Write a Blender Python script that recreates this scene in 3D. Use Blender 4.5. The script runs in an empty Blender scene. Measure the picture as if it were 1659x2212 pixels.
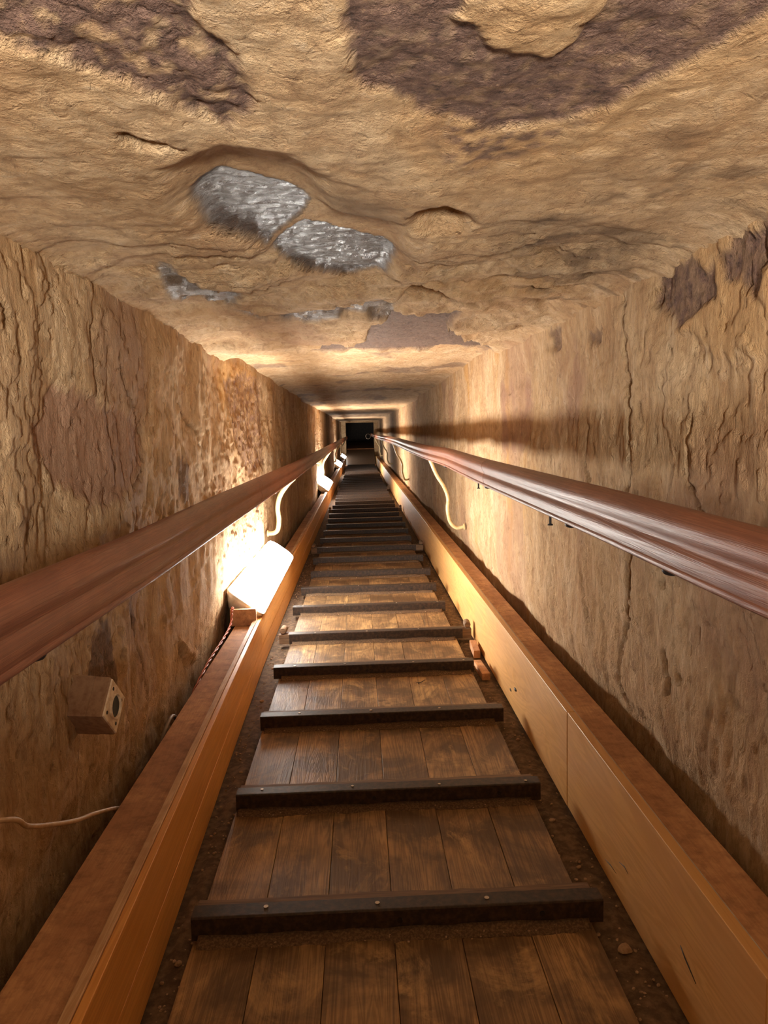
import bpy, math, random
import numpy as np
from mathutils import Matrix, Vector

S = bpy.context.scene
COL = S.collection
random.seed(7)
ZC = 0.95                       # camera height above the passage floor; z values below are given from the camera

# ------------------------------------------------------------------ camera, light, exposure
def make_camera():
    F, CX, CY, VP, ROLL = 1600.0, 829.5, 1106.0, (775.0, 936.0), math.radians(1.7)
    v = Vector(((VP[0]-CX)/F, -(VP[1]-CY)/F, -1.0)).normalized()
    u = Vector((-math.sin(ROLL), math.cos(ROLL), 0.0)); u -= v*u.dot(v); u.normalize()
    x = v.cross(u)
    R = Matrix((x, v, u))       # rows: corridor axes seen from the camera
    cam = bpy.data.cameras.new('camera')
    cam.sensor_fit = 'VERTICAL'; cam.sensor_height = 36.0; cam.sensor_width = 27.0
    cam.lens = F/2212.0*36.0
    cam.clip_start = 0.02; cam.clip_end = 100
    o = bpy.data.objects.new('camera', cam); COL.objects.link(o)
    o.matrix_world = Matrix.Translation((0, 0, ZC)) @ R.to_4x4()
    S.camera = o
make_camera()
w = bpy.data.worlds.new('world'); S.world = w; w.use_nodes = True
w.node_tree.nodes['Background'].inputs[0].default_value = (0.9, 0.75, 0.6, 1)
w.node_tree.nodes['Background'].inputs[1].default_value = 0.0
S.view_settings.view_transform = 'Standard'; S.view_settings.look = 'None'
S.view_settings.gamma = 1; S.view_settings.use_curve_mapping = False
S.view_settings.exposure = 1.6
S.cycles.max_bounces = 8; S.cycles.diffuse_bounces = 4; S.cycles.glossy_bounces = 3
S.cycles.sample_clamp_indirect = 6.0

LAMP_Y = [2.97, 9.50, 16.0, 21.25]           # near ends of the tube lamps on the left ledge
LAMP_POWER = [23.5, 26.0, 30.0, 6.0]
LAMP_LEN = 1.28

def spot(name, loc, aim, watts, angle, blend, size, color):
    l = bpy.data.lights.new(name, 'SPOT'); l.energy = watts; l.spot_size = math.radians(angle)
    l.spot_blend = blend; l.shadow_soft_size = size; l.color = color
    o = bpy.data.objects.new(name, l); COL.objects.link(o)
    o.location = loc
    d = Vector(aim) - Vector(loc)
    o.rotation_euler = d.to_track_quat('-Z', 'Y').to_euler(); o.scale = (1.9, 1, 1)
spot('passage_light_behind', (0.0, -0.70, -0.07+ZC), (0.0, 1.0, 0.68+ZC), 80, 80, 1.0, 0.08, (1.0, 0.93, 0.82))

# ------------------------------------------------------------------ numpy noise
def _hash(ix, iy, seed):
    h = (ix.astype(np.int64)*374761393 + iy.astype(np.int64)*668265263 + seed*974634777) & 0xFFFFFFFF
    h = ((h ^ (h >> 13))*1274126177) & 0xFFFFFFFF
    h = (h ^ (h >> 16)) & 0xFFFFFFFF
    return h
def noise(x, y, seed=0):
    ix = np.floor(x); iy = np.floor(y); fx = x-ix; fy = y-iy
    def g(dx, dy):
        a = _hash(ix+dx, iy+dy, seed).astype(np.float64)/4294967296.0*2*np.pi
        return np.cos(a)*(fx-dx)+np.sin(a)*(fy-dy)
    sx = fx*fx*fx*(fx*(fx*6-15)+10); sy = fy*fy*fy*(fy*(fy*6-15)+10)
    a = g(0, 0)*(1-sx)+g(1, 0)*sx; b = g(0, 1)*(1-sx)+g(1, 1)*sx
    return (a*(1-sy)+b*sy)*1.41
def fbm(x, y, seed=0, oct=4, gain=0.5):
    s = 0; a = 1.0; n = 0
    for k in range(oct):
        s = s + a*noise(x*2**k, y*2**k, seed+17*k); n += a; a *= gain
    return s/n
def ridge(x, y, seed=0, oct=3):
    s = 0; a = 1.0; n = 0
    for k in range(oct):
        s = s + a*(1-2*np.abs(noise(x*2**k, y*2**k, seed+31*k))); n += a; a *= 0.5
    return s/n
def sst(a, b, x):
    t = np.clip((x-a)/(b-a), 0, 1); return t*t*(3-2*t)
def poly_sd(px, py, poly):                  # signed distance, negative inside
    d = np.full(px.shape, 1e9); inside = np.zeros(px.shape, bool); n = len(poly)
    for i in range(n):
        ax, ay = poly[i]; bx, by = poly[(i+1) % n]
        ex, ey = bx-ax, by-ay
        t = np.clip(((px-ax)*ex+(py-ay)*ey)/(ex*ex+ey*ey+1e-12), 0, 1)
        d = np.minimum(d, np.hypot(px-ax-t*ex, py-ay-t*ey))
        c = ((ay > py) != (by > py)) & (px < ex*(py-ay)/((by-ay) if abs(by-ay) > 1e-9 else 1e-9)+ax)
        inside ^= c
    return np.where(inside, -d, d)
def line_d(px, py, pts):
    d = np.full(px.shape, 1e9)
    for (ax, ay), (bx, by) in zip(pts[:-1], pts[1:]):
        ex, ey = bx-ax, by-ay
        t = np.clip(((px-ax)*ex+(py-ay)*ey)/(ex*ex+ey*ey+1e-12), 0, 1)
        d = np.minimum(d, np.hypot(px-ax-t*ex, py-ay-t*ey))
    return d
def lerp_pts(y, pts):
    return np.interp(y, [p[0] for p in pts], [p[1] for p in pts])

# ------------------------------------------------------------------ materials
class NT:
    def __init__(s, name):
        s.m = bpy.data.materials.new(name); s.m.use_nodes = True
        s.t = s.m.node_tree; s.t.nodes.clear()
        s.out = s.t.nodes.new('ShaderNodeOutputMaterial')
        s.b = s.t.nodes.new('ShaderNodeBsdfPrincipled')
        s.t.links.new(s.b.outputs[0], s.out.inputs[0])
        s.tc = None
    def n(s, typ, **kw):
        nd = s.t.nodes.new('ShaderNode'+typ)
        for k, v in kw.items(): setattr(nd, k, v)
        return nd
    def put(s, sock, v):
        if isinstance(v, bpy.types.NodeSocket): s.t.links.new(v, sock)
        elif isinstance(v, (tuple, list)) and len(v) == 3 and sock.type == 'RGBA': sock.default_value = (*v, 1)
        else: sock.default_value = v
    def coord(s, kind='Object', scale=(1, 1, 1), offset=None):
        if s.tc is None: s.tc = s.n('TexCoord')
        mp = s.n('Mapping'); s.t.links.new(s.tc.outputs[kind], mp.inputs[0]); mp.inputs['Scale'].default_value = scale
        if offset is not None: s.put(mp.inputs['Location'], offset)
        return mp.outputs[0]
    def noise(s, vec, scale=5, detail=4, rough=0.55, dist=0.0):
        nd = s.n('TexNoise'); s.put(nd.inputs['Vector'], vec); nd.inputs['Scale'].default_value = scale
        nd.inputs['Detail'].default_value = detail; nd.inputs['Roughness'].default_value = rough; nd.inputs['Distortion'].default_value = dist
        return nd.outputs['Fac']
    def ramp(s, fac, stops, interp='LINEAR'):
        nd = s.n('ValToRGB'); s.put(nd.inputs[0], fac); r = nd.color_ramp; r.interpolation = interp
        while len(r.elements) < len(stops): r.elements.new(0.5)
        for e, (p, c) in zip(r.elements, stops):
            e.position = p; e.color = (*c, 1) if isinstance(c, tuple) else (c, c, c, 1)
        return nd.outputs[0]
    def mix(s, fac, a, b, mode='MIX'):
        nd = s.n('Mix', data_type='RGBA', blend_type=mode); nd.clamp_factor = True
        s.put(nd.inputs[0], fac); s.put(nd.inputs[6], a); s.put(nd.inputs[7], b)
        return nd.outputs[2]
    def math(s, op, a, b=0.5, clamp=False):
        nd = s.n('Math', operation=op, use_clamp=clamp); s.put(nd.inputs[0], a); s.put(nd.inputs[1], b); return nd.outputs[0]
    def attr(s, name):
        nd = s.n('Attribute', attribute_name=name); return nd.outputs['Fac']
    def bump(s, h, strength=0.3, dist=0.01, prev=None):
        nd = s.n('Bump'); nd.inputs['Strength'].default_value = strength; nd.inputs['Distance'].default_value = dist
        s.put(nd.inputs['Height'], h)
        if prev is not None: s.put(nd.inputs['Normal'], prev)
        return nd.outputs[0]
    def set(s, **kw):
        names = dict(color='Base Color', rough='Roughness', metal='Metallic', normal='Normal', spec='Specular IOR Level', emit='Emission Color', estr='Emission Strength', coat='Coat Weight', coatr='Coat Roughness', trans='Transmission Weight')
        for k, v in kw.items(): s.put(s.b.inputs[names[k]], v)
        return s.m

def rock_material(name, stretch, tint=1.0):
    k = NT(name)
    o = k.coord('Object', stretch)
    iso = k.coord('Object')
    big = k.noise(o, 2.2, 5, 0.6, 0.4)
    mid = k.noise(o, 9, 6, 0.65, 0.6)
    fine = k.noise(o, 60, 6, 0.7)
    grit = k.noise(iso, 260, 3, 0.7)
    streak = k.noise(k.coord('Object', tuple(v*w for v, w in zip(stretch, (1, 1.15, .7)))), 26, 7, 0.75, 0.9)
    chip = k.noise(o, 38, 3, 0.5, 1.2)
    c = k.ramp(big, [(0.25, (0.47, 0.28, 0.135)), (0.5, (0.60, 0.395, 0.21)), (0.75, (0.72, 0.525, 0.32))])
    c2 = k.ramp(mid, [(0.3, (0.40, 0.22, 0.105)), (0.48, (0.60, 0.40, 0.22)), (0.7, (0.82, 0.63, 0.41))])
    c = k.mix(0.55, c, c2)
    c = k.mix(k.math('MULTIPLY', k.ramp(streak, [(0.30, 1.0), (0.5, 0.0)]), 0.6), c, (0.27, 0.15, 0.08))
    c = k.mix(k.math('MULTIPLY', k.ramp(streak, [(0.55, 0.0), (0.75, 1.0)]), 0.45), c, (0.86, 0.72, 0.54))
    c = k.mix(k.math('MULTIPLY', k.ramp(fine, [(0.33, 1.0), (0.5, 0.0)]), 0.45), c, (0.28, 0.16, 0.085))
    c = k.mix(k.attr('ochre'), c, k.mix(mid, (0.50, 0.24, 0.07), (0.68, 0.42, 0.17)))
    c = k.mix(k.attr('pink'), c, k.mix(streak, (0.27, 0.14, 0.085), (0.54, 0.33, 0.215)))
    st = k.ramp(k.noise(iso, 62, 6, 0.8), [(0.34, (0.05, 0.032, 0.027)), (0.46, (0.16, 0.096, 0.074)), (0.60, (0.23, 0.14, 0.105)), (0.68, (0.50, 0.33, 0.20))])
    c = k.mix(k.attr('stone'), c, st)
    c = k.mix(k.attr('stain_shade'), c, k.mix(fine, (0.09, 0.052, 0.03), (0.26, 0.165, 0.095)))  # stains and crevice dirt, plus shade painted on the far stone and the nose
    gl = k.attr('gloss')
    c = k.mix(gl, c, k.mix(grit, (0.05, 0.038, 0.034), (0.16, 0.11, 0.09)))
    fol = k.noise(k.coord('Object', (34, 85, 34)), 1.0, 6, 0.72, 0.7)
    pit = k.ramp(chip, [(0.30, 0.0), (0.42, 1.0)])
    h = k.math('ADD', k.math('MULTIPLY', mid, 1.3), k.math('ADD', k.math('MULTIPLY', fine, 0.75), k.math('MULTIPLY', grit, 0.16)))
    h = k.math('ADD', h, k.math('ADD', k.math('MULTIPLY', pit, 0.22), k.math('MULTIPLY', streak, 0.8)))
    h = k.math('ADD', h, k.math('MULTIPLY', k.math('MULTIPLY', fol, gl), 2.8))
    nrm = k.bump(h, 0.9, 0.016)
    r = k.math('ADD', k.math('MULTIPLY', gl, -0.60), k.math('ADD', 0.80, k.math('MULTIPLY', grit, 0.2)))
    return k.set(color=c, rough=r, normal=nrm, spec=k.math('ADD', 0.2, k.math('MULTIPLY', gl, 0.7)))

def wood_material(name, dark, light, grain=(30, 1.2, 30), rough=0.55, stain_shade=None, stain_amt=0.0, bumps=0.15, dust=None, dust_amt=0.0, coat=0.0, spec=0.5, worn=None):
    k = NT(name)
    rnd = k.n('ObjectInfo').outputs['Random']
    off = k.n('CombineXYZ'); k.put(off.inputs[0], k.math('MULTIPLY', rnd, 13.0)); k.put(off.inputs[1], k.math('MULTIPLY', rnd, 7.0)); k.put(off.inputs[2], k.math('MULTIPLY', rnd, 29.0))
    o = k.coord('Object', grain, off.outputs[0])
    iso = k.coord('Object', (1, 1, 1), off.outputs[0])
    g1 = k.noise(o, 1.0, 4, 0.55, 1.4)
    wv = k.math('SINE', k.math('MULTIPLY', g1, 60.0), 0)
    rings = k.math('MULTIPLY', k.math('ADD', wv, 1.0), 0.5)
    g2 = k.noise(k.coord('Object', (grain[0]*4, grain[1]*2.5, grain[2]*4), off.outputs[0]), 1.0, 4, 0.6)
    f = k.math('ADD', k.math('MULTIPLY', g1, 0.45), k.math('ADD', k.math('MULTIPLY', rings, 0.26), k.math('MULTIPLY', g2, 0.40)))
    c = k.ramp(f, [(0.3, dark), (0.72, light)])
    c = k.mix(k.math('MULTIPLY', rnd, 0.22), c, dark)
    if stain_shade:
        sfac = k.ramp(k.noise(iso, 5.5, 5, 0.62, 0.5), [(0.42, 1.0), (0.62, 0.0)])
        c = k.mix(k.math('MULTIPLY', sfac, stain_amt), c, stain_shade)
    if worn:
        wn = k.ramp(k.noise(k.coord('Object', (6.5, 4.0, 6.5), off.outputs[0]), 1.0, 6, 0.72, 0.8), [(0.54, 0.0), (0.66, 1.0)])
        c = k.mix(k.math('MULTIPLY', k.math('MULTIPLY', wn, k.ramp(g2, [(0.35, 0.25), (0.6, 1.0)])), 0.85), c, worn)
    if dust:
        d = k.ramp(k.noise(iso, 34, 6, 0.7), [(0.45, 0.0), (0.68, 1.0)])
        c = k.mix(k.math('MULTIPLY', d, dust_amt), c, dust)
    nrm = k.bump(f, bumps, 0.004)
    return k.set(color=c, rough=k.math('ADD', rough-0.08, k.math('MULTIPLY', g2, 0.16)), normal=nrm, coat=coat, coatr=0.25, spec=spec)

def plain(name, color, rough=0.5, metal=0.0, speck=None, sscale=90, bumps=0.1, spec=0.5):
    k = NT(name)
    nz = k.noise(k.coord('Object'), sscale, 5, 0.65)
    c = color
    if speck: c = k.mix(k.ramp(nz, [(0.42, 0.0), (0.66, 1.0)]), color, speck)
    return k.set(color=c, rough=rough, metal=metal, spec=spec, normal=k.bump(nz, bumps, 0.002))
def glow(name, color, strength):
    k = NT(name)
    return k.set(color=(0.9, 0.9, 0.88), rough=0.4, emit=color, estr=strength)

M = {}
M['ceil'] = rock_material('limestone ceiling', (1.0, 0.8, 1.0))
M['wall'] = rock_material('limestone wall', (1.0, 1.1, 0.55))
M['dirt'] = plain('dusty dirt', (0.085, 0.052, 0.03), 0.95, 0, (0.20, 0.125, 0.07), 40, 0.5)
M['drift'] = plain('sandy dust', (0.085, 0.048, 0.025), 0.95, 0, (0.20, 0.12, 0.06), 220, 0.25)
M['deck'] = wood_material('worn deck pine', (0.15, 0.08, 0.034), (0.48, 0.29, 0.125), (24, 1.1, 24), 0.5, (0.075, 0.038, 0.017), 0.8, 0.3, worn=(0.60, 0.38, 0.16))
M['cleat'] = wood_material('cleat timber', (0.085, 0.048, 0.027), (0.24, 0.14, 0.07), (1.5, 40, 40), 0.7)
M['plywood'] = wood_material('honey plywood', (0.58, 0.285, 0.08), (0.78, 0.455, 0.155), (14, 0.9, 9), 0.42, (0.66, 0.36, 0.15), 0.5, 0.05)
M['board'] = wood_material('orange board', (0.60, 0.26, 0.06), (0.80, 0.40, 0.11), (30, 0.7, 22), 0.45, None, 0, 0.06)
M['ledge'] = wood_material('dusty brown board', (0.52, 0.27, 0.13), (0.70, 0.40, 0.20), (24, 1.2, 20), 0.8, (0.36, 0.16, 0.075), 0.6, 0.15, (0.20, 0.085, 0.04), 0.6)
M['lip'] = wood_material('pale lip strip', (0.52, 0.30, 0.14), (0.74, 0.52, 0.32), (30, 1.4, 30), 0.6, (0.40, 0.21, 0.10), 0.6, 0.1)
M['rail'] = wood_material('varnished handrail', (0.165, 0.056, 0.029), (0.31, 0.122, 0.066), (60, 1.2, 60), 0.44, (0.12, 0.045, 0.028), 0.4, 0.2, None, 0, 0.0, 0.32)
M['steel'] = plain('worn dark steel', (0.026, 0.018, 0.014), 0.5, 0.0, (0.070, 0.040, 0.024), 70, 0.25, 0.35)
M['screw'] = plain('steel screw', (0.45, 0.38, 0.30), 0.4, 0.9)
M['black'] = plain('black metal', (0.02, 0.016, 0.014), 0.5, 0.3)
M['cream'] = plain('cream paint', (0.74, 0.60, 0.33), 0.4, 0, (0.60, 0.42, 0.18), 50)
M['housing'] = plain('grey lamp body', (0.60, 0.55, 0.47), 0.5, 0, (0.45, 0.36, 0.26), 30)
M['plastic'] = plain('dusty cream plastic', (0.82, 0.66, 0.46), 0.55, 0, (0.55, 0.36, 0.2), 45)
M['dusty'] = plain('dust covered plastic', (0.33, 0.19, 0.10), 0.75, 0, (0.22, 0.11, 0.055), 45)
M['cable'] = plain('cream cable', (0.62, 0.44, 0.26), 0.5, 0, (0.45, 0.28, 0.14), 40)
M['greycable'] = plain('grey cable', (0.20, 0.15, 0.11), 0.5)
M['redwire'] = plain('red wire', (0.52, 0.13, 0.07), 0.45, 0, (0.40, 0.12, 0.07), 50)
M['stone'] = plain('loose stone', (0.42, 0.28, 0.17), 0.9, 0, (0.25, 0.15, 0.08), 60, 0.5)
M['mark'] = plain('dark print', (0.03, 0.028, 0.025), 0.6)
M['dark'] = plain('dark timber', (0.07, 0.045, 0.03), 0.5, 0, (0.12, 0.075, 0.045), 30)

# ------------------------------------------------------------------ mesh helpers
def mesh_obj(name, verts, faces, mat, parent=None, smooth=False, loc=None):
    me = bpy.data.meshes.new(name); me.from_pydata([tuple(map(float, v)) for v in verts], [], faces)
    me.update()
    if smooth: me.polygons.foreach_set('use_smooth', [True]*len(me.polygons))
    if mat: me.materials.append(mat)
    o = bpy.data.objects.new(name, me); COL.objects.link(o)
    if parent: o.parent = parent
    if loc: o.location = loc
    return o
def tag(o, label, cat, group=None, kind=None):
    o['label'] = label; o['category'] = cat
    if group: o['group'] = group
    if kind: o['kind'] = kind
    return o
def empty(name, loc, label, cat, group=None):
    o = bpy.data.objects.new(name, None); COL.objects.link(o); o.location = loc; o.empty_display_size = 0.1
    return tag(o, label, cat, group)
class MB:
    def __init__(s): s.v = []; s.f = []
    def add(s, vs, fs):
        b = len(s.v); s.v += [tuple(v) for v in vs]; s.f += [tuple(b+i for i in f) for f in fs]; return s
    def box(s, x0, x1, y0, y1, z0, z1, bev=0.0):
        if bev <= 0:
            vs = [(x, y, z) for z in (z0, z1) for y in (y0, y1) for x in (x0, x1)]
            return s.add(vs, [(0, 2, 3, 1), (4, 5, 7, 6), (0, 1, 5, 4), (2, 6, 7, 3), (0, 4, 6, 2), (1, 3, 7, 5)])
        import bmesh
        bm = bmesh.new(); bmesh.ops.create_cube(bm, size=1.0)
        for v in bm.verts: v.co = ((x0+x1)/2+v.co.x*(x1-x0), (y0+y1)/2+v.co.y*(y1-y0), (z0+z1)/2+v.co.z*(z1-z0))
        bmesh.ops.bevel(bm, geom=list(bm.edges), offset=bev, segments=2, affect='EDGES', profile=0.5)
        bm.verts.index_update()
        s.add([v.co[:] for v in bm.verts], [tuple(v.index for v in f.verts) for f in bm.faces]); bm.free(); return s
    def loft(s, rings, closed=True, caps=True):
        n = len(rings[0]); b = len(s.v)
        for r in rings: s.v += [tuple(p) for p in r]
        for i in range(len(rings)-1):
            for j in range(n if closed else n-1):
                a = b+i*n+j; c = b+i*n+(j+1) % n
                s.f.append((a, c, c+n, a+n))
        if caps and closed:
            s.f.append(tuple(b+j for j in range(n))[::-1]); s.f.append(tuple(b+(len(rings)-1)*n+j for j in range(n)))
        return s
    def tube(s, pts, r, seg=10, caps=True):
        pts = [Vector(p) for p in pts]; rings = []
        up = Vector((0, 0, 1)); prev = None
        for i, p in enumerate(pts):
            t = (pts[min(i+1, len(pts)-1)]-pts[max(i-1, 0)]).normalized()
            if prev is None:
                a = t.cross(up if abs(t.dot(up)) < 0.9 else Vector((1, 0, 0))).normalized()
            else:
                a = (prev-t*prev.dot(t)).normalized()
            prev = a; c = t.cross(a)
            rr = r(i/(len(pts)-1)) if callable(r) else r
            rings.append([p+(a*math.cos(q)+c*math.sin(q))*rr for q in [2*math.pi*k/seg for k in range(seg)]])
        return s.loft(rings, True, caps)
    def cyl(s, c0, c1, r, seg=16): return s.tube([c0, c1], r, seg)
    def make(s, name, mat, parent=None, smooth=False, loc=None, sharp=None):
        o = mesh_obj(name, s.v, s.f, mat, parent, smooth, loc)
        if smooth and sharp:
            o.data.set_sharp_from_angle(angle=math.radians(sharp))
        return o
def spline(pts, n=8):
    P = [Vector(p) for p in pts]; out = []
    for i in range(len(P)-1):
        p0 = P[max(i-1, 0)]; p1 = P[i]; p2 = P[i+1]; p3 = P[min(i+2, len(P)-1)]
        for k in range(n):
            t = k/n
            out.append(0.5*((2*p1)+(p2-p0)*t+(2*p0-5*p1+4*p2-p3)*t*t+(3*p1-p0-3*p2+p3)*t**3))
    out.append(P[-1]); return out
def sheet(name, X, Y, Z, attrs, mat, flip=False):
    ny, nx = X.shape
    co = np.stack([X, Y, Z], -1).reshape(-1, 3)
    i = np.arange((ny-1)*(nx-1)); r = i//(nx-1); c = i % (nx-1); a = r*nx+c
    q = np.stack([a, a+1, a+1+nx, a+nx], -1)
    if flip: q = q[:, ::-1]
    me = bpy.data.meshes.new(name)
    me.vertices.add(len(co)); me.vertices.foreach_set('co', co.astype(np.float32).ravel())
    me.loops.add(q.size); me.loops.foreach_set('vertex_index', q.astype(np.int32).ravel())
    me.polygons.add(len(q)); me.polygons.foreach_set('loop_start', (np.arange(len(q))*4).astype(np.int32))
    me.polygons.foreach_set('use_smooth', np.ones(len(q), bool))
    me.update(calc_edges=True)
    for k, v in attrs.items():
        at = me.attributes.new(k, 'FLOAT', 'POINT'); at.data.foreach_set('value', np.clip(v, 0, 1).astype(np.float32).ravel())
    me.materials.append(mat)
    o = bpy.data.objects.new(name, me); COL.objects.link(o); o['kind'] = 'structure'
    return o
def yrows(start, end, k=0.006, lo=0.005, rear=0.06):
    ys = [start]; y = start
    while y < end:
        y += rear if y < 0.25 else max(lo, k*y)
        ys.append(min(y, end))
    return np.array(ys)

# ------------------------------------------------------------------ the setting: ceiling, walls, floor
Y0, Y1 = -3.2, 27.0
PA = [(-0.40, 0.30), (-0.10, 0.30), (-0.125, 0.623), (-0.128, 0.652), (-0.124, 0.685), (-0.112, 0.708), (-0.1, 0.748), (-0.104, 0.83), (-0.123, 0.884), (-0.136, 0.897), (-0.16, 0.857), (-0.184, 0.833), (-0.207, 0.779), (-0.24, 0.744), (-0.267, 0.705), (-0.299, 0.689), (-0.42, 0.62)]
PB = [(-0.01, 0.30), (-0.003, 0.624), (-0.002, 0.665), (0.004, 0.719), (0.007, 0.774), (0.022, 0.8), (0.046, 0.812), (0.074, 0.853), (0.107, 0.872), (0.135, 0.886), (0.165, 0.908), (0.212, 0.896), (0.257, 0.865), (0.285, 0.824), (0.309, 0.772), (0.335, 0.709), (0.361, 0.664), (0.46, 0.30)]
PB2 = [(0.107, 0.872), (0.239, 0.897), (0.275, 0.872), (0.243, 0.954), (0.197, 1.017), (0.15, 1.033), (0.119, 0.98), (0.099, 0.905)]
ISL = [(0.095, 0.656), (0.105, 0.55), (0.2, 0.55), (0.211, 0.647), (0.198, 0.668), (0.206, 0.707), (0.187, 0.732), (0.152, 0.714), (0.132, 0.697)]
S1 = [(-0.231, 1.052), (-0.176, 1.027), (-0.126, 1.057), (-0.079, 1.099), (-0.06, 1.143), (-0.074, 1.213), (-0.129, 1.319), (-0.173, 1.413), (-0.223, 1.409), (-0.26, 1.341), (-0.265, 1.227), (-0.253, 1.132)]
S2 = [(-0.18, 1.466), (-0.129, 1.319), (-0.087, 1.293), (-0.01, 1.343), (0.065, 1.397), (0.09, 1.548), (0.066, 1.68), (-0.006, 1.75), (-0.067, 1.692), (-0.122, 1.616), (-0.175, 1.567)]
H1 = [(-0.235, 1.016), (-0.158, 0.955), (-0.09, 0.964), (-0.043, 1.042), (0.0, 1.103), (0.072, 1.209), (0.103, 1.335), (0.106, 1.509), (0.075, 1.731), (-0.028, 1.803), (-0.146, 1.66), (-0.195, 1.429), (-0.272, 1.36), (-0.278, 1.201)]
NOSE = [(-0.069, 1.142), (-0.025, 1.062), (0.069, 1.15), (0.085, 1.304), (-0.002, 1.298), (-0.054, 1.253)]
H2 = [(0.086, 1.248), (0.101, 1.198), (0.142, 1.181), (0.192, 1.229), (0.213, 1.284), (0.193, 1.341), (0.145, 1.344), (0.102, 1.32)]
H3 = [(0.105, 2.08), (0.113, 1.877), (0.148, 1.804), (0.194, 1.826), (0.251, 1.924), (0.31, 1.997), (0.317, 2.084), (0.209, 2.093)]
S3 = [(0.1, 2.102), (0.317, 2.084), (0.28, 2.313), (0.351, 2.642), (0.503, 2.908), (0.587, 3.144), (0.298, 3.226), (-0.247, 3.111), (-0.118, 2.794), (0.035, 2.688), (0.046, 2.375)]
DARK = [(0.243, 1.258), (0.368, 1.239), (0.52, 1.333), (0.585, 1.548), (0.585, 1.782), (0.449, 1.769), (0.329, 1.657)]
SLOT = [(-0.26, 0.892), (-0.244, 0.906), (-0.209, 0.936), (-0.20, 0.945), (-0.255, 0.935), (-0.269, 0.92)]
LGL = [(-0.397, 1.59), (-0.342, 1.69), (-0.278, 1.864), (-0.334, 2.062), (-0.401, 1.913), (-0.424, 1.734)]
LUMPR = [(0.424, 2.01), (0.451, 1.914), (0.53, 1.988), (0.59, 2.141), (0.601, 2.312), (0.501, 2.186)]
LEDGE = [(-0.337, 2.077), (-0.271, 2.149), (-0.162, 2.1), (-0.008, 2.029), (0.105, 2.08), (0.115, 2.29), (-0.01, 2.185), (-0.175, 2.249), (-0.282, 2.233)]
EDGE = 3.28
S1 = [(x*1.11, y*1.11) for x, y in S1]; S2 = [(x*1.05+.006, y*1.05+.01) for x, y in S2]; S3 = [(x*1.07, y*1.07) for x, y in S3]
def wall_base(side, y):
    if side < 0: return lerp_pts(y, [(-4, -.565), (7.55, -.565), (7.60, -.540), (15.4, -.565), (15.45, -.540), (30, -.545)])
    return lerp_pts(y, [(-4, .622), (7.0, .622), (7.05, .60), (15.4, .62), (15.45, .585), (30, .59)])

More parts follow.
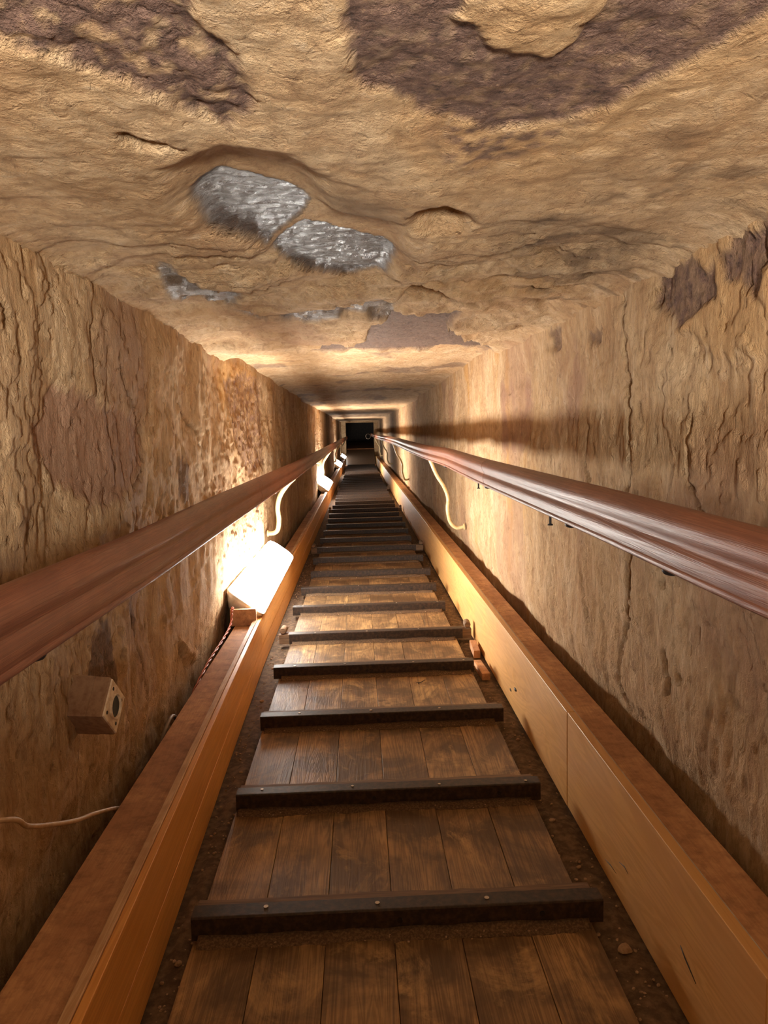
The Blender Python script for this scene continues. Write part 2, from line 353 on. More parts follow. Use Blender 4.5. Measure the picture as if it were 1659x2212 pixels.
def build_ceiling():
    xs = np.linspace(-0.66, 0.72, 236); ys = yrows(Y0, Y1)
    X, Y = np.meshgrid(xs, ys)
    wx = X+0.010*fbm(X*18, Y*14, 5, 4); wy = Y+0.016*fbm(X*16, Y*12, 9, 4)
    sx = X+0.004*fbm(X*40, Y*30, 15, 3); sy = Y+0.006*fbm(X*40, Y*30, 19, 3)
    base = lerp_pts(Y, [(-4, .345), (EDGE-.012, .342), (EDGE+.012, .392), (5.0, .378), (7.3, .37), (7.6, .34), (15.4, .38), (15.45, .345), (30, .39)])
    edge_wobble = 0.05*fbm(X*4, X*0+3.3, 3, 3)
    base = np.where(np.abs(Y-EDGE) < 0.4, lerp_pts(Y+edge_wobble, [(-4, .345), (EDGE-.014, .340), (EDGE+.014, .392), (30, .392)]), base)
    h = 0.019*fbm(X*2.6, Y*1.9, 1, 3) + 0.010*fbm(X*9, Y*6, 2, 4)
    # flaky shelves across the middle of the roof
    fl = sst(1.15, 1.6, Y)*(1-sst(3.0, 3.3, Y))
    t = fbm(X*3.2+2, Y*5.5, 44, 4)
    sh = 0
    for lv in (-.25, -.1, .05, .2): sh = sh + 0.009*sst(lv-.010, lv+.010, t)
    h = h + fl*(sh-0.018) + (0.35+0.65*fl)*0.0035*ridge(X*9, Y*22, 61, 3) + 0.0016*fbm(X*55, Y*40, 33, 3)
    m = {}
    rag = .016*fbm(X*26, Y*20, 211, 4)+.006*fbm(X*80, Y*60, 212, 2)
    def mask(poly, w, ax=wx, ay=wy): return 1-sst(-w, w, poly_sd(ax, ay, poly)+rag*min(1, .4+w*40))
    rough = 0.5+0.5*fbm(X*48, Y*34, 77, 4)*1.5
    pa = mask(PA, .006); pb = mask(PB, .0045); pb2 = mask(PB2, .03)*sst(.42, .62, rough); isl = mask(ISL, .004)
    pb = pb*(1-isl)
    h = h + pa*(0.008+0.009*fbm(X*40, Y*30, 88, 4)) + pb*(0.006+0.0022*fbm(X*75, Y*55, 89, 3))
    # hollow with two bare slabs
    h1 = poly_sd(sx, sy, H1)
    near_soft = 1-sst(1.1, 1.6, Y)
    wd = 0.024+0.024*near_soft
    bowl = 1-sst(-1.6, 0.6, h1/wd)
    nose = 1-sst(-.045, .02, poly_sd(sx, sy, NOSE))
    h = h*(1-0.6*bowl) + bowl*(0.026+0.026*near_soft)*(1-0.72*nose)
    s1 = mask(S1, .005, sx, sy); s2 = mask(S2, .005, sx, sy)
    inner = sst(.42, .75, bowl*(1-.9*nose)); seam = sst(.004, .012, line_d(sx, sy, [(-.060, 1.27), (-.085, 1.345), (-.130, 1.42), (-.165, 1.50), (-.215, 1.60)])); s1 = s1*inner*seam; s2 = s2*inner*seam
    h = h + s1*0.002 + s2*0.004
    rip = ridge(X*13+0.3*Y, Y*38, 91, 3)
    h = h + np.maximum(s1, s2)*0.0045*rip
    h2 = poly_sd(sx, sy, H2); h = h + 0.040*(1-sst(-.032, .010, h2))
    h3 = poly_sd(sx, sy, H3); h = h + 0.052*(1-sst(-.042, .012, h3))
    s3 = mask(S3, .006, sx, sy)*(Y < EDGE); h = h*(1-.6*s3) + s3*(0.030+0.0015*fbm(X*20, Y*14, 12, 4))
    slot = mask(SLOT, .006); h = h + 0.02*slot
    dk = mask(DARK, .05); h = h + dk*(0.006*fbm(X*22, Y*16, 51, 4)+0.002)
    lump = 1-sst(-.05, .005, poly_sd(sx, sy, LUMPR)); h = h + 0.018*lump
    led = mask(LEDGE, .006); h = h + 0.010*led
    lg = mask(LGL, .012); h = h+0.007*lg
    near_wall = np.clip(1-np.minimum(X-wall_base(-1, Y), wall_base(1, Y)-X)/.09, 0, 1)
    h = h*(1-.65*near_wall*sst(1.2, 1.7, Y))
    # rounded corners into the walls
    cl = np.clip((wall_base(-1, Y)+0.05-X)/0.05, 0, 1.6); cr = np.clip((X-(wall_base(1, Y)-0.075))/0.075, 0, 1.6)
    h = h - 0.012*cl**2 - 0.026*cr**2*(1-.5*sst(1.6, 3.5, Y)) 
    stone = np.maximum.reduce([pa*(0.25+0.75*sst(.30, .52, rough)), pb*(0.72+.28*sst(.3, .5, rough)), pb2*.85, s3*.9])
    far = sst(EDGE, EDGE+.2, Y)*sst(.12, .32, fbm(X*3, Y*1.6, 21, 4)+.15*fbm(X*20, Y*10, 22, 3))
    stone = np.maximum(stone, far*.6)
    gloss = np.maximum.reduce([s1, s2, lg*sst(-.1, .3, ridge(X*14, Y*30, 92, 3))*.8, led*sst(0, .4, rip)*.7, 0.22*s3])
    speck = sst(.12, .3, fbm(X*9, Y*12, 55, 5))*sst(.28, .45, X)*(1-sst(1.9, 2.3, Y))*.6
    nose_shade = sst(1.05, 1.2, Y)*(1-sst(1.3, 1.42, Y))*nose*.55  # shade on the nose's far slope, painted into the stone colour
    attrs = dict(stone=stone, gloss=gloss, stain_shade=np.maximum.reduce([.55*sst(10.8, 13.5, Y), dk*(.35+.5*sst(-.1, .3, fbm(X*12, Y*9, 57, 4))), speck, nose_shade, slot*.5]),  # first term paints the far roof darker, for the gloom deeper in
                 ochre=sst(.1, .4, fbm(X*2, Y*1.2, 71, 3))*.25, pink=sst(.1, .45, fbm(X*2.4+5, Y*1.3, 72, 4))*.45*fl)
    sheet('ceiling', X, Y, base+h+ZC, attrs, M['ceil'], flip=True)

LA = [(1.335, 0.019), (1.467, 0.109), (1.871, 0.056), (1.986, 0.022), (1.968, -0.063), (1.797, -0.123), (1.657, -0.153), (1.431, -0.086), (1.357, -0.022)]
LRED = [(3.30, 0.244), (3.85, 0.33), (4.48, 0.305), (4.452, -0.161), (3.756, -0.204), (3.444, -0.036), (3.38, 0.089)]
LDK = [(1.568, -0.383), (1.611, -0.389), (1.654, -0.523), (1.633, -0.564), (1.482, -0.496), (1.531, -0.423)]
LDK2 = [(1.785, -0.364), (1.844, -0.453), (1.822, -0.46), (1.779, -0.391)]
SPIKE = [(2.225, -0.60), (2.283, -0.62), (2.502, -0.728), (2.531, -0.77), (2.389, -0.741), (2.273, -0.674)]
DKB = [(2.356, -0.056), (2.483, -0.068), (2.486, -0.199), (2.354, -0.195)]
LOCH = [(2.95, .34), (4.3, .36), (4.1, .05), (3.7, .12), (3.5, .22), (3.2, .1)]
LCR = [[(2.223, -0.60), (2.297, -0.704), (2.406, -0.818)], [(1.808, -0.433), (1.829, -0.521), (1.853, -0.601), (1.9, -.7)], [(1.786, 0.167), (1.85, .11), (1.913, 0.068), (1.99, 0.015), (1.975, -.07), (1.86, -.12)], [(1.66, .1), (1.70, .02), (1.72, -.06)], [(2.4, .12), (2.55, .05), (2.7, -.04), (2.75, -.15)], [(1.209, 0.238), (1.252, 0.206), (1.234, 0.19)], [(1.62, .25), (1.63, .1)]]
R1 = [(1.551, 0.312), (1.429, 0.312), (1.315, 0.279), (1.304, 0.221), (1.385, 0.194), (1.467, 0.206), (1.561, 0.258)]
R2 = [(1.282, 0.287), (1.206, 0.312), (1.156, 0.278), (1.146, 0.221), (1.172, 0.198), (1.264, 0.252)]
R3 = [(2.384, 0.293), (2.328, 0.321), (2.291, 0.253), (2.345, 0.242)]
R4 = [(2.029, 0.247), (1.923, 0.257), (1.934, 0.223), (2.008, 0.212)]
R5 = [(3.192, 0.193), (3.044, 0.211), (2.674, 0.192), (2.643, -0.006), (2.718, -0.091), (3.206, -0.104)]
R6 = [(2.384, 0.22), (2.175, 0.246), (2.04, 0.118), (2.039, -0.009), (2.358, -0.007)]
R7 = [(1.13, 0.301), (1.09, 0.297), (1.07, 0.243), (1.10, 0.22), (1.148, 0.249)]
UP = [(1.565, 0.40), (1.537, 0.263), (1.445, 0.194), (1.344, 0.131), (1.115, 0.099), (.9, .08), (.3, .07), (.3, .40)]
RCR = [[(1.77, 0.305), (1.738, 0.236), (1.72, 0.15), (1.684, 0.095), (1.682, 0.022), (1.686, -0.042), (1.661, -0.125), (1.684, -0.148)], [(1.666, -0.264), (1.678, -0.364), (1.706, -0.47), (1.768, -0.545), (1.783, -0.645), (1.732, -0.698)], [(2.015, -0.341), (2.027, -0.462), (1.971, -0.527)], [(1.489, -0.463), (1.463, -0.534), (1.474, -0.558)], [(1.378, 0.015), (1.393, -0.108), (1.296, -0.168)], [(2.02, .0), (2.03, -.1), (1.98, -.14)]]
RWIDE = [(1.706, 0.10), (1.684, 0.06), (1.68, 0.0), (1.672, -.06)]
RWIDE2 = [(1.655, -0.28), (1.668, -0.36), (1.70, -0.45)]

def build_wall(side):
    zs = np.linspace(-0.975, 0.415, 214); ys = yrows(Y0, Y1)
    Z, Y = np.meshgrid(zs, ys)
    sd = 100 if side > 0 else 0
    wy = Y+0.018*fbm(Y*14, Z*9, 5+sd, 4); wz = Z+0.022*fbm(Y*13, Z*8, 9+sd, 4)
    h = 0.012*fbm(Y*1.4, Z*1.4, 1+sd, 3)+0.004*fbm(Y*9, Z*3.2, 2+sd, 4)
    t = fbm(Y*2.6, Z*1.5, 40+sd, 6, .6)
    sh = 0
    for lv in (-.3, -.17, -.05, .08, .2, .33): sh = sh+0.0052*sst(lv-.006, lv+.006, t)
    h = h+sh-.013+0.0016*ridge(Y*15, Z*6, 61+sd, 3)+0.0022*fbm(Y*50, Z*28, 33+sd, 4)
    pits = sst(.36, .55, fbm(Y*34, Z*17, 66+sd, 3)); h = h+0.008*pits
    rag = .045*fbm(Y*22, Z*9, 211+sd, 5, .6)
    def mask(poly, w): return 1-sst(-w, w, poly_sd(wy, wz, poly)+rag)
    zero = np.zeros_like(Y)
    rough = fbm(Y*40, Z*26, 77+sd, 4)
    stone = zero; pink = sst(.05, .35, fbm(Y*1.9, Z*1.1, 72+sd, 4))*.55; ochre = sst(.12, .4, fbm(Y*2.2, Z*.7, 73+sd, 4))*.3; stain_shade = zero
    cracks = zero
    if side < 0:
        la = mask(LA, .012); pink = np.maximum(pink, la*.9); h = h+la*.006
        lr = mask(LRED, .015); stone = np.maximum.reduce([stone, mask(LDK, .006)*.8, mask(LDK2, .005)*.8, mask(DKB, .008)*.7])
        ochre = np.maximum(ochre, np.maximum(mask(LOCH, .03)*.9, lr*.55)); pink = np.maximum(pink, lr*sst(-.15, .25, rough)); h = h+lr*.006
        stone = np.maximum(stone, lr*.35)
        h = h-0.022*(1-sst(-.03, .004, poly_sd(wy, wz, SPIKE)))
        h = h+0.010*sst(2.35, 2.5, Y)*(1-sst(3.0, 3.3, Y))*sst(-.62, -.72, Z)*0
        for c in LCR: cracks = np.maximum(cracks, np.exp(-(line_d(wy, wz, c)/.0045)**2))
        h = h+.012*cracks
        # the wall bellies out by the ledge near the first lamp
        h = h+0.012*np.exp(-((Y-2.6)/.35)**2)*sst(-.55, -.75, Z)
    else:
        for p, w_, a in ((R1, .007, 1), (R2, .007, 1), (R3, .006, .8), (R4, .006, .7), (R7, .006, .9)):
            q = mask(p, w_); stone = np.maximum(stone, q*a*(.8+.2*sst(-.1, .2, rough))); h = h+q*(.009+.004*rough)
        q = np.maximum(mask(R5, .04), mask(R6, .05)*.8); pink = np.maximum(pink, q*sst(-.35, .2, fbm(Y*9, Z*4, 75, 4))); h = h+.003*q
        up = mask(UP, .006); h = h-.006*up; ochre = np.maximum(ochre, up*.35)
        ochre = np.maximum(ochre, sst(2.5, 3.0, Y)*(1-sst(5.5, 7, Y))*sst(.15, .4, fbm(Y*6, Z*1.0, 74, 4))*.8)
        for c in RCR: cracks = np.maximum(cracks, np.exp(-(line_d(wy, wz, c)/.005)**2))
        wide = np.maximum(1-sst(.004, .015, line_d(wy, wz, RWIDE)+.010*fbm(Y*40, Z*14, 76, 3)), 1-sst(.004, .017, line_d(wy, wz, RWIDE2)+.012*fbm(Y*40, Z*14, 78, 3)))
        h = h+.016*cracks+.032*wide; stain_shade = np.maximum(stain_shade, wide*.4)
    far = sst(4.5, 8, Y); stain_shade = np.maximum(stain_shade, far*sst(.2, .4, fbm(Y*2.2, Z*.8, 81+sd, 4))*.35+.55*sst(10.8, 13.5, Y))  # mottled stain, then painted gloom: wall colour darkened evenly down the far passage
    stain_shade = np.maximum(stain_shade, np.maximum(cracks*.4, pits*.35))
    h = h*(1-.6*sst(.26, .33, Z)*sst(1.6, 2.0, Y))
    base = wall_base(side, Y)
    X = base+np.sign(side)*h
    # soft belly at the foot on the right, so the gap behind the ledge opens
    if side < 0: X = X-0.016*sst(-.66, -.76, Z)*(1-np.exp(-((Y-2.4)/.25)**2))
    if side > 0: X = X+0.018*sst(-.60, -.72, Z+.02*fbm(Y*3, Z*0, 97, 3))
    attrs = dict(stone=stone, pink=pink, ochre=ochre, stain_shade=stain_shade, gloss=zero)
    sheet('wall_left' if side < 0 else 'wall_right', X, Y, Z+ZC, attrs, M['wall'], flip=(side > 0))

def build_floor():
    xs = np.linspace(-0.66, 0.72, 120); ys = yrows(Y0, Y1, .012, .012)
    X, Y = np.meshgrid(xs, ys)
    h = 0.010*fbm(X*9, Y*7, 301, 4)+0.004*fbm(X*45, Y*35, 302, 4)+.003*ridge(X*14, Y*11, 303, 3)
    deck = (X > -.345) & (X < .425)
    h = np.where(deck, np.minimum(h, 0.0)-.006, h)
    h = np.where((X < -.38) | (X > .485), np.minimum(h, 0)-.004, h)
    zero = np.zeros_like(X)
    sheet('floor', X, Y, h+zero, {}, M['dirt'])
build_ceiling(); build_wall(-1); build_wall(1); build_floor()
k = MB().box(-.60, -.40, 23.0, 23.5, -.02, 1.40).box(.47, .66, 23.0, 23.5, -.02, 1.40).box(-.40, .47, 23.0, 23.5, 1.28, 1.40)
o = k.make('trim_1', M['ceil']); o['kind'] = 'structure'
o = MB().box(-.75, .8, Y1-.02, Y1+.15, -.1, 1.5).make('wall_far', M['dark']); o['kind'] = 'structure'
o = MB().box(-.75, .8, Y0-.15, Y0+.02, -.1, 1.5).make('wall_back', M['wall']); o['kind'] = 'structure'

# ------------------------------------------------------------------ walkway: planks, cleats, drifted dust
DECK_TOP = -0.925+ZC
CL_TOP = -0.880+ZC
walk = empty('walkway', (0.038, 1.0, 0.0), 'long brown plank walkway with steel-edged cleats running down the middle of the passage', 'walkway')
WO = Vector(walk.location)
def rel(o, root):                 # child built in world coordinates
    o.parent = root; o.matrix_parent_inverse = Matrix.Translation(-Vector(root.location)); return o
CLY = [1.288, 1.755, 2.262, 2.757, 3.227, 3.750, 4.222, 4.710, 5.240]
CLX = [(-.336, .432), (-.330, .428), (-.337, .434), (-.352, .416), (-.336, .438), (-.366, .422), (-.360, .424), (-.335, .437), (-.353, .436)]
while CLY[-1] < 20.6:
    CLY.append(CLY[-1]+.494+random.uniform(-.015, .015)); a = random.uniform(-.012, .012); CLX.append((-.345+a, .43+a))
CLY = [1.288-.494*2, 1.288-.494]+CLY; CLX = [(-.34, .43), (-.335, .43)]+CLX
seams = [-.333, -.212, -.088, .038, .162, .290, .410]
cuts = [-.45, CLY[7]+.03, CLY[15]+.03, CLY[23]+.03, CLY[31]+.03, 21.35]
for a, b in zip(seams[:-1], seams[1:]):
    for c0, c1 in zip(cuts[:-1], cuts[1:]):
        j = random.uniform(-.0012, .0012)
        p = MB().box(-(b-a)/2+.0005, (b-a)/2-.0005, -(c1-c0)/2+.001, (c1-c0)/2-.001, -.0125, .0125, .0012).make('plank', M['deck'], smooth=False, loc=((a+b)/2, (c0+c1)/2, DECK_TOP-.0125+j))
        rel(p, walk)
def screw_mesh():
    mb = MB(); mb.cyl((0, 0, -.004), (0, 0, .0016), .0048, 12); me = mb.make('screw', M['screw'])
    return me
screw0 = screw_mesh(); scr_used = [False]
screw_dark = screw0.data.copy(); screw_dark.name = 'rusty_screw'; screw_dark.materials.clear(); screw_dark.materials.append(M['black'])
def screw(loc, parent, root_loc, scale=1.0, rot=None, mat=None):
    global screw0
    o = screw0 if not scr_used[0] else screw0.copy()
    if scr_used[0]: COL.objects.link(o)
    scr_used[0] = True
    o.parent = parent; o.matrix_parent_inverse = Matrix.Identity(4)
    o.location = Vector(loc)-Vector(root_loc); o.scale = (scale,)*3
    o.rotation_euler = rot or (0, 0, 0)
    if mat:
        o.data = screw_dark
    return o
for k, (y, (x0, x1)) in enumerate(zip(CLY, CLX)):
    near = k < 14
    long_ = k in (6, 11, 17, 24)
    tx0, tx1 = (x0-.045, .478) if long_ else (x0+.004, x1-.012)
    c = ((x0+x1)/2, y+.03, CL_TOP)
    # timber batten, its back arris chipped
    n = 24 if near else 6
    rings = []
    for i in range(n+1):
        x = tx0+(tx1-tx0)*i/n-c[0]; e = random.uniform(0, .004) if near else 0
        rings.append([(x, -.027, -.0448), (x, .036+e*.4, -.0448), (x, .036-e*.6, -.006-e), (x, .032-e, -.0036-e*.3), (x, -.027, -.0034)])
    t = MB().loft(rings).make('cleat', M['cleat'], loc=c); rel(t, walk)
    ang = MB()
    L0, L1 = x0-c[0], x1-c[0]
    prof = [(-.030, -.0445), (-.030, -.003), (-.0285, -.0004), (-.026, 0), (.008, 0), (.008, -.0032), (-.0268, -.0032), (-.0268, -.0445)]
    ang.loft([[(x, a, b) for a, b in prof] for x in np.linspace(L0, L1, 9)])
    sa = ang.make('steel_angle', M['steel'], t)
    if near:
        for fx in ((.08, .36, .68, .95) if k % 2 else (.17, .45, .74)):
            screw((c[0]+L0+(L1-L0)*fx+random.uniform(-.02, .02), y+.03-.012+random.uniform(-.008, .008), CL_TOP), sa, c, random.uniform(.7, 1.0))
        for fx in (.48, .83):
            screw((c[0]+L0+(L1-L0)*fx+random.uniform(-.03, .03), y, CL_TOP-.022), sa, c, 1.1, (math.pi/2, 0, 0), 1)
    if long_:
        for px, dy in ((x0-.028, -.01), (.461, .012)):
            mb = MB(); mb.tube([(px-c[0], -.022, .013), (px-c[0], -.016, .013), (px-c[0]+.003, .03, .013), (px-c[0]+.003, .034, .013)], lambda q: .0155 if 0.1 < q < .9 else .0125, 9)
            mb.make('peg', M['cleat'], t, True, sharp=40)

# drift of sandy dust against the uphill face of each cleat
mb = MB()
for k, (y, (x0, x1)) in enumerate(zip(CLY[1:16], CLX[1:16])):
    xs = np.linspace(x0+.004, min(x1, .408)-.004, 90)
    xs = xs[(xs > -.331)]
    wdt = .030+.016*fbm(xs*14, xs*0+k*3.1, 401, 4)+.006*fbm(xs*60, xs*0+k, 402, 2)
    hh = .011+.006*fbm(xs*10, xs*0+k*2.2, 403, 3)
    rings = []
    for x, wv, hv in zip(xs, wdt, hh):
        wv = max(wv, .008); hv = max(hv, .003)
        rings.append([(x, y+.0005, DECK_TOP-.002), (x, y+.0005, DECK_TOP+hv), (x, y-wv*.3, DECK_TOP+hv*.62+random.uniform(-.001, .001)), (x, y-wv*.7, DECK_TOP+hv*.22+random.uniform(-.0007, .0007)), (x, y-wv, DECK_TOP-.002)])
    mb.loft(rings)
o = mb.make('sand', M['drift'], smooth=True)
tag(o, 'brown sand drifted on the planks along the foot of each cleat', 'sand', kind='stuff')

# ------------------------------------------------------------------ casings (boxed wooden ducts) on both sides
cr = empty('wooden_casing', (0.54, 1.0, 0.0), 'honey plywood boxed casing with dusty brown top along the right wall', 'casing')
segs = [-.45, .852, 1.757, 5.24, 9.8, 14.6, 18.9, 22.6]
for i, (a, b) in enumerate(zip(segs[:-1], segs[1:])):
    dx = [0, .001, 0, .002, 0, .002, 0][i]
    p = MB().box(-.010, .010, -(b-a)/2+.0013, (b-a)/2-.0013, -.1225, .1225, .0012).make('front_panel', M['plywood'], loc=(.505+dx, (a+b)/2, -.8225+ZC)); rel(p, cr)
tops = [-.45, 3.243, 7.1, 11.3, 16.0, 22.6]
for a, b in zip(tops[:-1], tops[1:]):
    p = MB().box(-.0355, .0355, -(b-a)/2+.0015, (b-a)/2-.0015, -.009, .009, .0012).make('top_board', M['ledge'], loc=(.5535, (a+b)/2, -.7125+ZC)); rel(p, cr)
p = MB().box(-.0011, .0011, -11.4, 11.4, -.008, .008).make('seam_bead', M['housing'], loc=(.5166, 11.0, -.7088+ZC)); rel(p, cr)
p = MB().box(-.008, .008, -11.5, 11.5, -.112, .112).make('back_panel', M['ledge'], loc=(.576, 11.05, -.8345+ZC)); rel(p, cr)

def lx(y): return lerp_pts(y, [(-.5, -.352), (.6, -.372), (1.2, -.384), (2.0, -.403), (3.0, -.420), (5, -.424), (30, -.424)])
cl = empty('wooden_casing', (-.46, 1.0, 0.0), 'orange board boxed casing with pale lip and dusty ledge along the left wall', 'casing')
def strip(name, mat, y0, y1, xf, zf, parent, step=.35, wob=0):
    ys = [y0]+[y for y in np.arange(math.ceil(y0/step)*step, y1, step) if y0+.02 < y < y1-.02]+[y1]
    yc = (y0+y1)/2; xc = float(np.mean(xf(yc))); rings = []
    for y in ys:
        a, b = xf(y); z0, z1 = zf(y)
        e = .0012
        rings.append([(a-xc, y-yc, z0), (b-xc, y-yc, z0), (b-xc, y-yc, z1-e), (b-xc-e, y-yc, z1), (a-xc+e, y-yc, z1), (a-xc, y-yc, z1-e)])
    o = MB().loft([[(q[0], q[1], q[2]-0) for q in r] for r in rings]).make(name, mat, loc=(xc, yc, ZC)); return rel(o, parent)
LSEG = [-.45, 2.96, 7.4, 12.0, 17.2, 22.6]
for a, b in zip(LSEG[:-1], LSEG[1:]):
    g = .0012
    strip('upper_board', M['board'], a+g, b-g, lambda y: (lx(y)-.014, lx(y)), lambda y: (-.852, -.741), cl)
    strip('lower_board', M['board'], a+g, b-g, lambda y: (lx(y)-.012, lx(y)-.0015), lambda y: (-.946, -.857), cl)
    strip('lip', M['lip'], a+g, b-g, lambda y: (lx(y)-.030, lx(y)-.0145), lambda y: (-.775, -.738), cl)
for a, b in zip([-.45, 2.962, 7.4, 12.3, 17.2], [2.958, 7.396, 12.296, 17.196, 22.6]):
    strip('ledge_board', M['ledge'], a, b, lambda y: (-.522 if a < 7 else -.508, lx(y)-.031), lambda y: (-.778, -.760), cl)
strip('back_board', M['ledge'], -.45, 22.6, lambda y: (-.502, -.490), lambda y: (-.946, -.7785), cl)
o = MB().box(-.052, .052, -.009, .009, 0, .068, .0012).make('end_block', M['ledge'], loc=(-.487, 2.945, -.7595+ZC)); tag(o, 'upright brown board end standing on the left ledge in front of the nearest lamp', 'board')

# ------------------------------------------------------------------ handrails
def rail_profile():
    pts = []
    for a in np.linspace(-38, 218, 15):            # round cap
        pts.append((.0275*math.cos(math.radians(a)), .0265*math.sin(math.radians(a))+.0225))
    pts += [(-.0185, -.001), (-.0185, -.0055), (-.0225, -.010), (-.0235, -.022), (-.0205, -.036), (-.0195, -.0385), (-.0215, -.0405), (-.0215, -.0475), (-.019, -.0500)]
    r = [(-x, z) for x, z in pts[15:]][::-1]
    return pts+r
RP = rail_profile()
def rail_section(name, path, y0, y1, root, k=1.0):
    ys = sorted(set([y0, y1]+[y for y in np.arange(math.ceil(y0*8)/8, y1, .125)]))
    yc = (y0+y1)/2; c = path(yc)
    rings = []
    for i, y in enumerate(ys):
        x, z = path(y)
        rings.append([(x-c[0]+px*k, y-yc, z-c[1]+pz*k) for px, pz in RP])
    rings = [[(p[0]*1, p[1], p[2]) for p in r] for r in rings]
    o = MB().loft(rings).make(name, M['rail'], smooth=True, loc=(c[0], yc, c[1]+ZC), sharp=50)
    return rel(o, root)
RZ = [(y, z*.933+.008) for y, z in [(-1, -.175), (.80, -.172), (1.14, -.166), (1.51, -.164), (2.45, -.157), (3.0, -.149), (3.45, -.140), (4.0, -.142), (4.7, -.144), (6.3, -.134), (8.5, -.113), (12, -.105), (16, -.1), (24, -.06)]]
RX = [(-1, .42), (12, .42), (24, .38)]
LZ = [(-1, -.198), (.79, -.200), (1.0, -.203), (1.3, -.207), (1.9, -.204), (2.8, -.205), (4.57, -.209), (8.2, -.196), (14, -.17), (24, -.12)]
LX = [(-1, -.392), (12, -.392), (24, -.37)]
def smooth_path(PX, PZ):
    def f(y):
        yy = np.linspace(y-.18, y+.18, 7)
        return float(np.mean(lerp_pts(yy, PX))), float(np.mean(lerp_pts(yy, PZ)))
    return f
rp = smooth_path(RX, RZ); lp = smooth_path(LX, LZ)
def bracket(root, pts, r):
    c = Vector(pts[0])
    o = MB().tube(spline([Vector(p)-c for p in pts], 6), r, 10).make('bracket', M['cream'], smooth=True, loc=(c.x, c.y, c.z+ZC), sharp=60)
    rel(o, root)
    d = MB(); a = 1 if c.x > 0 else -1
    d.cyl((a*.004, 0, 0), (a*-.004, 0, 0), .02, 14); d.make('wall_flange', M['cream'], o, True, sharp=40)
hr = empty('handrail', (.45, 1.0, -.22+ZC), 'reddish brown grooved wooden handrail along the right wall on cream brackets', 'handrail')
for a, b in ((-.45, 2.40), (2.405, 4.60), (4.605, 9.2), (9.205, 14), (14.005, 22.9)): rail_section('rail_section', rp, a, b, hr, .87)
for yb in (4.42, 9.1, 13.9, 18.8):
    x, z = rp(yb); wx = float(wall_base(1, yb))
    bracket(hr, [(wx-.004, yb, -.578), (wx-.05, yb, -.582), (.535, yb, -.545), (.520, yb, -.47), (.524, yb, -.40), (.500, yb, -.33), (.458, yb, -.26), (x, yb, z-.042)], .0115)
hl = empty('handrail', (-.392, 1.0, -.26+ZC), 'reddish brown grooved wooden handrail along the left wall above the lamps', 'handrail')
for a, b in ((-.45, 2.79), (2.795, 5.9), (5.905, 10.5), (10.505, 15), (15.005, 22.9)): rail_section('rail_section', lp, a, b, hl, .94)
for yb in (4.42, 10.0, 15.6, 20.4):
    x, z = lp(yb); wx = float(wall_base(-1, yb))
    bracket(hl, [(wx+.004, yb, -.582), (wx+.04, yb, -.580), (-.502, yb, -.56), (-.492, yb, -.50), (-.497, yb, -.43), (-.480, yb, -.36), (-.435, yb, -.295), (x, yb, z-.046)], .0145)
for root, path, ys in ((hr, rp, (.98, 1.46, 2.42, 3.6)), (hl, lp, (.87, 2.72, 3.4))):
    for i, y in enumerate(ys):
        x, z = path(y)
        o = MB().tube([(0, 0, 0), (0, 0, -.005), (0, 0, -.009), (0, 0, -.011)], lambda q: (.013, .013, .010, .004)[min(3, int(q*3.01))], 14).make('bolt_head', M['black'], smooth=True, loc=(x, y, z-(.0432 if x > 0 else .0465)+ZC), sharp=50); rel(o, root)
for y in (1.60, 2.58):
    x, z = rp(y)
    o = MB().tube([(0, 0, .002), (0, 0, -.02), (0, 0, -.022), (0, 0, -.024)], lambda q: (.0028, .0028, .006, .006)[min(3, int(q*3.01))], 8).make('nail', M['black'], loc=(x-.006, y, z-(.0432 if x > 0 else .0465)+ZC)); rel(o, hr)

